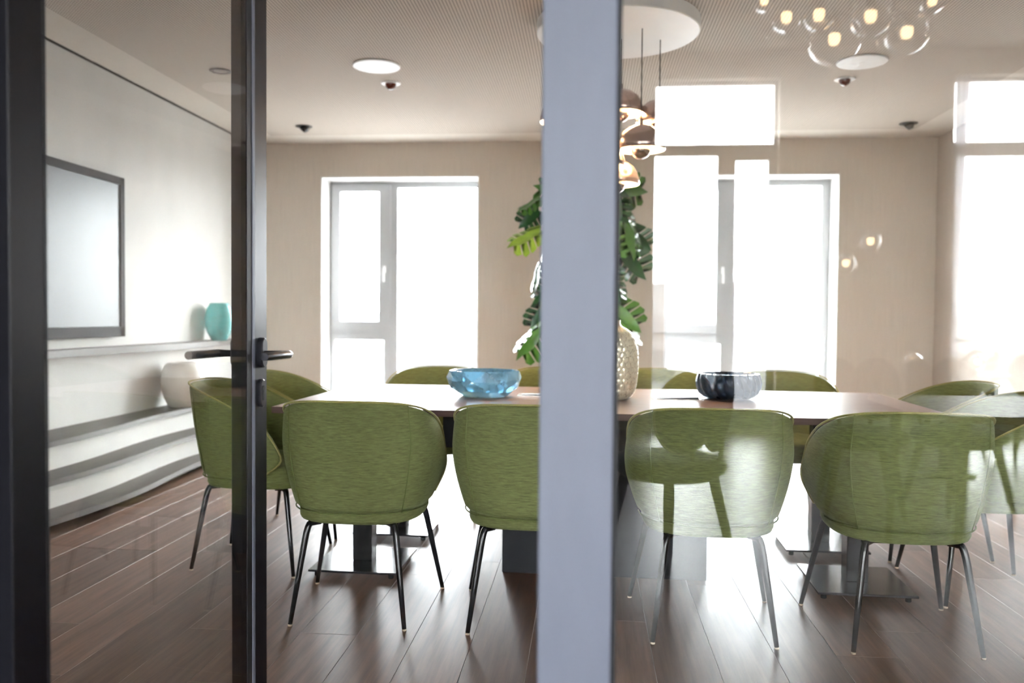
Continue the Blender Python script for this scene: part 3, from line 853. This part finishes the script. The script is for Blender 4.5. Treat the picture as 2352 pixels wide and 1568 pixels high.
def hammered_vase():
    prof = []
    P = [(0.000, 0.078), (0.012, 0.100), (0.035, 0.116), (0.08, 0.126), (0.14, 0.131), (0.20, 0.132), (0.25, 0.127), (0.29, 0.115), (0.318, 0.095), (0.336, 0.070), (0.348, 0.050), (0.358, 0.045), (0.375, 0.047)]
    nzr = 84
    for j in range(nzr+1):
        z = 0.375*j/nzr
        for (z0, r0), (z1, r1) in zip(P, P[1:]):
            if z0 <= z <= z1+1e-9:
                t = (z-z0)/(z1-z0); prof.append((r0+(r1-r0)*t, z)); break
    rnd = random.Random(5)
    rows, ncell = 13, 28
    cells = []
    for j in range(rows):
        for k in range(ncell):
            cells.append((j, ((k+0.5*(j % 2)+rnd.uniform(-.18, .18))/ncell*2*PI) % (2*PI), (j+0.5+rnd.uniform(-.18, .18))*0.335/rows))
    byrow = {}
    for j, a, z in cells: byrow.setdefault(j, []).append((a, z))
    groove = [1.0]
    def fn(r, z, a, i):
        if z > 0.337: return r
        jr = int(z/0.335*rows); best = 9; sec = 9
        for j in (jr-1, jr, jr+1):
            for ca, cz in byrow.get(j, ()):
                da = abs(ca-a); da = min(da, 2*PI-da)
                if da > 0.45: continue
                d = math.hypot(da*0.128, cz-z)
                if d < best: best, sec = d, best
                elif d < sec: sec = d
        e = min(1, max(0, (sec-best)/0.009))
        groove[0] = e
        return r+0.0060*(1-(1-e)**2)-0.004
    prof2 = [(0, 0.004)]+prof+[(0.040, 0.374), (0.037, 0.34), (0.09, 0.29), (0.115, 0.2), (0.1, 0.03), (0, 0.015)]
    o = lathe('hammered_vase', prof2, 'gold_metal', None, 200, fn=lambda r, z, a, i: fn(r, z, a, i) if 0 < i <= len(prof) else r)
    o.data.materials.append(M('gold_groove'))
    for pg in o.data.polygons:                     # darker patina in the hammered grooves
        c = pg.center
        if 0.005 < c.z < 0.335 and pg.normal.dot(Vector((c.x, c.y, 0))) > 0:
            groove[0] = 1.0
            fn(0.1, c.z, math.atan2(c.y, c.x) % (2*PI), 1)
            if groove[0] < 0.20: pg.material_index = 1
    return o
hv = hammered_vase(); hv.location = (0.108, 4.065, 0.7502)
tag(hv, 'pale gold hammered metal vase on the table beside the grey post', 'vase')

def table_flap(x, y, label):
    t = thing('table_socket_flap', label, 'table socket', (x, y, 0.7502))
    box('plate', -0.12, 0.12, -0.055, 0.055, 0.0, 0.004, 'alu_bright', t, 0.001)
    v = [(-0.10, 0.04, 0.004), (0.105, 0.04, 0.004), (0.105, -0.03, 0.012), (-0.10, -0.03, 0.006), (-0.10, 0.04, 0.0075), (0.105, 0.04, 0.0075), (0.105, -0.03, 0.0165), (-0.10, -0.03, 0.0095)]
    mesh('lid', v, [(3,2,1,0), (4,5,6,7), (0,1,5,4), (1,2,6,5), (2,3,7,6), (3,0,4,7)], 'alu_bright', t)
    return t
table_flap(0.43, 4.10, 'aluminium socket flap on the table between gold vase and dark bowl')
table_flap(-0.22, 4.17, 'aluminium socket flap on the table right of the blue bowl')

# ------------------------------------------------------------------ chandelier over the table
CCX, CCY = 0.15, 4.86
ch = thing('dome_chandelier', 'cluster of glowing copper dome pendants under a round white canopy', 'chandelier', (CCX, CCY, HC))
disc('canopy', 0.455, -0.075, 0.0, 'white_paint', ch, 64, bev=0.006)
def dome(px_x, dy, z_rim, R=0.135, canopy_at=None):
    x_, y_ = px_x, dy
    zr = z_rim-HC
    prof = [(R-0.003, zr), (R, zr+0.002), (R*0.985, zr+0.03), (R*0.91, zr+0.065), (R*0.75, zr+0.10), (R*0.5, zr+0.125), (R*0.22, zr+0.138), (0.014, zr+0.141), (0.012, zr+0.17), (0, zr+0.172)]
    s = lathe('shade', prof, 'shade_copper', ch, 40, (x_, y_, 0))
    prof = [(R-0.003, zr), (R*0.96, zr+0.03), (R*0.88, zr+0.062), (R*0.72, zr+0.094), (R*0.45, zr+0.118), (0, zr+0.128)]
    lathe('inner_reflector', prof, 'shade_inside', s, 40, (x_, y_, 0))
    disc('light_disc', R*0.62, zr+0.062, zr+0.068, 'led_disc', s, 28, (x_, y_, 0), 0.001)
    lathe('mirror_globe', [(0, zr-0.050)]+[(0.056*math.sin(PI*k/14), zr+0.006-0.056*math.cos(PI*k/14)) for k in range(1, 14)]+[(0, zr+0.062)], 'mirror_glass', s, 28, (x_, y_, 0))
    cx_, cy_ = canopy_at if canopy_at else (x_, y_)
    tube('cable', [(x_, y_, zr+0.168), (cx_, cy_, -0.07)], 0.0035, 'cable_black', ch, 6)
dome(0.02, 0.07, 2.300)
dome(0.245, 0.10, 2.245)
dome(0.130, -0.10, 2.060)
dome(0.000, 0.06, 1.895)
dome(-0.300, 0.00, 2.240)
dome(-0.150, 0.15, 2.090)
dome(-0.090, -0.16, 1.960)

# ------------------------------------------------------------------ fittings in the ceiling
def speaker(x, y, label):
    t = thing('ceiling_speaker', label, 'ceiling speaker', (x, y, HC), 0, 'round ceiling speakers')
    disc('cover', 0.158, -0.012, 0.0, 'white_paint', t, 48, bev=0.004)
    disc('centre_boss', 0.016, -0.014, -0.011, 'white_paint', t, 20, bev=0.001)
speaker(-1.42, 5.60, 'round white flat disc in the ceiling above the left window')
speaker(1.74, 5.70, 'round white flat disc in the ceiling near the bubble lamp reflection')
def sensor(x, y, label):
    t = thing('ceiling_sensor', label, 'sensor', (x, y, HC), 0, 'ceiling sensors')
    disc('ring', 0.070, -0.008, 0.0, 'white_paint', t, 36, bev=0.002)
    lathe('lens', [(0, -0.050)]+[(0.040*math.sin(PI/2*k/7), -0.008-0.042*math.cos(PI/2*k/7)) for k in range(1, 8)], 'sensor_brown', t, 24)
sensor(-1.425, 6.03, 'small brown domed sensor with white ring behind the left ceiling disc')
sensor(1.752, 6.11, 'small brown domed sensor with white ring behind the right ceiling disc')
def downlight(x, y, label, az, flat=False):
    t = thing('ceiling_spot', label, 'spotlight', (x, y, HC), az, 'black ceiling spotlights')
    lathe('ring', [(0.074, 0.0), (0.074, -0.005), (0.066, -0.007), (0.050, -0.004), (0.046, 0.0)], 'black_metal', t, 32)
    disc('recess', 0.055, -0.003, 0.0, 'gasket', t, 28, bev=0.001)
    if flat:
        lathe('reflector', [(0.046, -0.004), (0.030, -0.0045), (0, -0.0045)], 'sensor_brown', t, 28)
        return
    a = Vector((0, 0, 0.002)); b = Vector((0.022, 0.0, -0.048))
    tube('tilted_head', [a, a.lerp(b, 0.55), b], [0.044, 0.036, 0.020], 'black_metal', t, 20)
downlight(-2.52, 7.36, 'black tilted ceiling spot above the far left corner', 0.4)
downlight(2.689, 7.518, 'black tilted ceiling spot above the far right corner', 0.2)
downlight(-2.524, 5.66, 'flat recessed brown ceiling spot beside the television wall at the door edge', 2.0, True)

# ------------------------------------------------------------------ monstera
plant = thing('monstera_plant', 'tall potted monstera with split leaves behind the grey post', 'plant', (-0.06, 6.25, 0))
pot = lathe('pot', [(0, 0), (0.14, 0), (0.15, 0.01), (0.19, 0.36), (0.195, 0.38), (0.18, 0.38), (0.165, 0.30), (0, 0.30)], 'pot_dark', plant, 40)
disc('soil', 0.168, 0.30, 0.345, 'soil', pot, 32, bev=0.004)
tube('stem', [(0, 0, 0.33), (0.01, 0.01, 0.8), (-0.01, 0.0, 1.3), (0.015, 0.01, 1.75), (0.0, 0.0, 2.05)], [0.028, 0.026, 0.024, 0.02, 0.012], 'stem_brown', plant, 10)
def leaf_mesh(seed, material):
    rnd = random.Random(seed)
    v, f = [], []
    nl = 5
    def width(t): return 0.60*(math.sin(PI*min(1, (t+0.20)/1.20))**0.7)*(1-0.22*t)
    def put(x_, y_):
        z = -0.55*x_*x_ - 0.22*y_*y_ + 0.03*math.sin(9*y_+3*x_)
        v.append((x_, y_, z)); return len(v)-1
    mids = [put(0, i/nl) for i in range(nl+1)]
    for s in (-1, 1):
        inn = []
        for i in range(nl+1):
            t = i/nl; inn.append(put(s*width(t)*0.36 if i < nl else s*0.004, t+0.06*(1-t) if i else -0.08))
        for i in range(nl): f.append((mids[i], mids[i+1], inn[i+1], inn[i]) if s < 0 else (mids[i], inn[i], inn[i+1], mids[i+1]))
        for i in range(nl-1):
            t0, t1 = i/nl, (i+1)/nl
            g = 0.035 if i else 0.0
            a = put(s*width(t0+g)*0.98, t0+0.095+g*0.7-(0.22 if i == 0 else 0)); m_ = put(s*width((t0+t1)/2)*1.06, (t0+t1)/2+0.15-(0.06 if i == 0 else 0)); b = put(s*width(t1-0.01)*0.97, t1+0.095)
            q0 = put(v[inn[i]][0]*0.8+v[inn[i+1]][0]*0.2, v[inn[i]][1]*0.8+v[inn[i+1]][1]*0.2) if i else inn[i]
            face = [q0, inn[i+1], b, m_, a]
            f.append(tuple(face) if s > 0 else tuple(reversed(face)))
    me = bpy.data.meshes.new('leaf'); me.from_pydata(v, [], f); me.update(); me.materials.append(M(material))
    me.polygons.foreach_set('use_smooth', [True]*len(me.polygons))
    return me
LM = {'d': leaf_mesh(1, 'leaf_dark'), 'g': leaf_mesh(2, 'leaf_green'), 'l': leaf_mesh(3, 'leaf_lime')}
LEAVES = [  # base x, y offset, z, tip dx, dz, size, kind, twist
    (-0.30, -0.05, 2.00, -1.0, -0.45, 0.22, 'g', 0.5), (-0.31, 0.05, 1.92, -0.9, -0.75, 0.22, 'd', -0.4), (-0.28, -0.20, 1.75, -1.0, -0.35, 0.30, 'l', 0.3),
    (-0.27, 0.08, 1.62, -0.3, -1.0, 0.24, 'g', 0.9), (-0.29, -0.10, 1.52, -0.35, -1.0, 0.25, 'd', 0.7), (-0.24, 0.0, 1.22, -0.6, -0.9, 0.26, 'd', -0.2),
    (-0.25, -0.18, 1.06, -0.85, -0.75, 0.34, 'g', 0.35), (-0.15, -0.1, 1.36, -0.8, -0.4, 0.26, 'd', 0.2), (-0.12, 0.1, 2.02, -0.6, 0.3, 0.28, 'g', 0.1),
    (0.24, 0.05, 2.08, 0.9, -0.15, 0.27, 'g', 0.8), (0.22, -0.12, 2.03, 0.3, -1.0, 0.25, 'd', 0.3), (0.25, -0.1, 1.95, 0.55, -0.9, 0.30, 'd', -0.3),
    (0.22, 0.0, 1.78, 0.45, -0.9, 0.27, 'd', 0.4), (0.33, -0.15, 1.80, 0.35, -1.0, 0.30, 'g', -0.5), (0.37, 0.05, 1.76, 0.55, -0.6, 0.22, 'd', 0.9),
    (0.30, -0.02, 1.62, 0.6, -0.9, 0.30, 'd', 1.0), (0.20, 0.06, 1.54, 0.25, -1.0, 0.20, 'd', 0.8), (0.20, -0.12, 1.44, 0.5, -0.9, 0.26, 'd', -0.2),
    (0.22, -0.1, 1.22, 0.75, -0.6, 0.32, 'g', 0.3), (0.25, -0.16, 1.13, 0.75, -0.85, 0.32, 'g', -0.3), (0.05, -0.15, 1.70, 0.2, -1.0, 0.30, 'd', 0.1), (-0.05, -0.16, 1.25, -0.3, -1.0, 0.30, 'g', 0.1), (0.08, 0.0, 2.12, 0.4, 0.7, 0.26, 'g', 0.4)]
for (bx, by, bz, dx, dz, sz, kd, tw) in LEAVES:
    yv = Vector((dx, -0.25, dz)).normalized()
    zv = Vector((0.25*(1 if dx > 0 else -1), -1.0, 0.55)); zv = (zv-yv*zv.dot(yv)).normalized()
    zv = Matrix.Rotation(tw, 3, yv) @ zv
    xv = yv.cross(zv)
    o = bpy.data.objects.new('leaf', LM[kd]); COL.objects.link(o); o.parent = plant
    R3 = Matrix((xv, yv, zv)).transposed().to_4x4()
    o.matrix_local = Matrix.Translation((bx, by, bz)) @ R3 @ Matrix.Scale(sz*0.9, 4)
    st = Vector((0, 0, max(0.5, bz-0.25))); e = Vector((bx, by, bz))
    mid = st.lerp(e, 0.5)+Vector((0, 0, 0.06))
    tube('petiole', [st, mid, e], [0.008, 0.006, 0.004], 'leaf_green', plant, 6)

# ------------------------------------------------------------------ lobby furniture (visible in the reflections)
def build_petal_chair():
    root = thing('petal_chair', '', 'chair')
    prof = [(0, 0.385), (0.15, 0.378), (0.22, 0.392), (0.262, 0.425), (0.270, 0.450), (0.258, 0.475), (0.215, 0.492), (0.12, 0.500), (0, 0.502)]
    lathe('seat', prof, 'petal_fabric', root, 40)
    for s in (-1, 1):
        c = Vector((s*0.112, -0.215, 0.712)); ang = s*0.32
        nb_, nr = 28, 6
        v, f = [], []
        def P(rr, an, side):
            x_ = 0.150*rr*math.cos(an); z_ = 0.186*rr*math.sin(an)
            d = 0.020*math.sqrt(max(0, 1-rr**6))*side + 0.8*x_*x_ - 0.15*z_
            q = Vector((x_, d, z_)); q = Matrix.Rotation(ang, 3, 'Z') @ q
            return c+q
        for side in (1, -1):
            base = len(v)
            v.append(P(0, 0, side))
            for j in range(1, nr+1):
                for k in range(nb_): v.append(P(j/nr, 2*PI*k/nb_, side))
            for k in range(nb_):
                q = (base, base+1+k, base+1+(k+1) % nb_); f.append(q if side > 0 else tuple(reversed(q)))
            for j in range(nr-1):
                for k in range(nb_):
                    a = base+1+j*nb_+k; b = base+1+j*nb_+(k+1) % nb_
                    q = (a, a+nb_, b+nb_, b); f.append(q if side > 0 else tuple(reversed(q)))
        pt = mesh('back_petal', v, f, 'petal_fabric', root, True)
        tube('rim_piping', [P(1.0, 2*PI*k/32, 0) for k in range(32)], 0.006, 'petal_rim', pt, 6, True)
        tube('back_support', [(s*0.09, -0.17, 0.44), (s*0.09, -0.235, 0.50), (s*0.10, -0.235, 0.60)], 0.012, 'dark_wood', root, 8)
    for sx in (-1, 1):
        for sy in (-1, 1):
            lg = tube('leg', [(sx*0.145, sy*0.145, 0.40), (sx*0.155, sy*0.155, 0.33), (sx*0.195, sy*0.195, 0.10), (sx*0.212, sy*0.212, 0.0)], [0.024, 0.026, 0.021, 0.011], 'dark_wood', root, 12)
    return root
pc = build_petal_chair()
PCS = [(0.39, -1.71, 2.45, 'dark petal-backed chair reflected in front of the green chair beside the post'),
       (1.62, -2.85, 0.15, 'petal-backed chair reflected behind the lobby table, left one of the pair'),
       (2.22, -2.95, -0.25, 'petal-backed chair reflected behind the lobby table, right one of the pair'),
       (3.05, -4.95, 2.6, 'dark petal-backed chair reflected against the right window, left one'),
       (3.62, -5.05, 3.0, 'dark petal-backed chair reflected against the right window, right one')]
for i, (x_, y_, rz, lab) in enumerate(PCS):
    c = pc if i == 0 else copy_tree(pc)
    c.location = (x_, y_+LO, 0); c.rotation_euler = (0, 0, rz); tag(c, lab, 'chair', 'petal-backed chairs of the lobby')

lt = thing('lobby_table', 'pale oak table reflected at the right edge of the glass', 'table', (2.30, -1.72+LO, 0))
box('tabletop', -0.85, 0.85, -0.49, 0.49, 0.72, 0.75, 'oak', lt, 0.004, 2)
for sx in (-0.76, 0.76):
    for sy in (-0.40, 0.40):
        tube('leg', [(sx, sy, 0), (sx*0.97, sy*0.97, 0.72)], [0.018, 0.028], 'dark_wood', lt, 12)
ct = thing('side_table', 'small round table with two globe lamps reflected in the glass', 'table', (2.62, -4.16+LO, 0))
disc('tabletop', 0.42, 0.725, 0.75, 'oak', ct, 48, bev=0.004)
lathe('pedestal', [(0, 0), (0.22, 0), (0.22, 0.012), (0.03, 0.03), (0.025, 0.70), (0.06, 0.725), (0, 0.725)], 'black_metal', ct, 32)

def globe_part(root, loc, r, z_top=None, bulb_h=0.045):
    x_, y_, z_ = loc
    n = 20
    ri = r-0.005
    prof = [(0, z_-r)]+[(r*math.sin(PI*k/n), z_-r*math.cos(PI*k/n)) for k in range(1, n)]+[(0.0045, z_+r), (0.004, z_+ri)]+[(ri*math.sin(PI*k/n), z_-ri*math.cos(PI*k/n)) for k in range(n-1, 0, -1)]+[(0, z_-ri)]
    g = lathe('glass_globe', prof, 'lamp_glass', root, 32, (x_, y_, 0))
    br = min(0.032, r*0.36)
    lathe('bulb', [(0, z_-br), (br*0.7, z_-br*0.75), (br, z_-br*0.1), (br, z_+br*0.8), (br*0.85, z_+br), (0, z_+br)], 'bulb_warm', g, 20, (x_, y_, 0))
    lathe('socket', [(0, z_+br), (br*0.8, z_+br), (br*0.8, z_+r*1.02), (0, z_+r*1.02)], 'alu_bright', g, 16, (x_, y_, 0))
    if z_top is not None:
        tube('cable', [(x_, y_, z_+r), (x_, y_, z_top)], 0.002, 'cable_black', root, 6)
    return g
bc = thing('bubble_chandelier', 'cluster of clear glass bubble lamps reflected at the top right', 'chandelier', (1.45, -2.66+LO, LH))
disc('canopy', 0.42, -0.05, 0, 'white_paint', bc, 48, bev=0.004)
for (X, Z, r, dy) in ((0.975, 2.93, 0.062, 0.03), (1.105, 2.845, 0.083, 0.0), (1.270, 2.833, 0.085, 0.06), (1.381, 2.726, 0.147, -0.03), (1.525, 2.791, 0.108, 0.14), (1.768, 2.745, 0.119, 0.0), (1.890, 2.905, 0.065, 0.03)):
    globe_part(bc, (X-1.45, dy, Z-LH), r, -0.04)
for (X, Z, lab) in ((2.233, 1.754, 'small clear globe pendant reflected on the beige wall, upper one'), (2.045, 1.58, 'small clear globe pendant reflected on the beige wall, lower one')):
    gp = thing('globe_pendant', lab, 'pendant lamp', (X, -4.66+LO, LH), 0, 'small globe pendants of the lobby')
    disc('ceiling_rose', 0.05, -0.025, 0, 'white_paint', gp, 24, bev=0.003)
    globe_part(gp, (0, 0, Z-LH), 0.078, -0.02)
for (X, lab) in ((2.40, 'small globe table lamp reflected at left on the round table'), (2.85, 'small globe table lamp reflected at right on the round table')):
    gl = thing('globe_table_lamp', lab, 'table lamp', (X, -4.16+LO, 0.75), 0, 'globe lamps on the round table')
    disc('base', 0.045, 0.0, 0.022, 'alu_bright', gl, 24, bev=0.003)
    globe_part(gl, (0, 0, 0.082), 0.062)
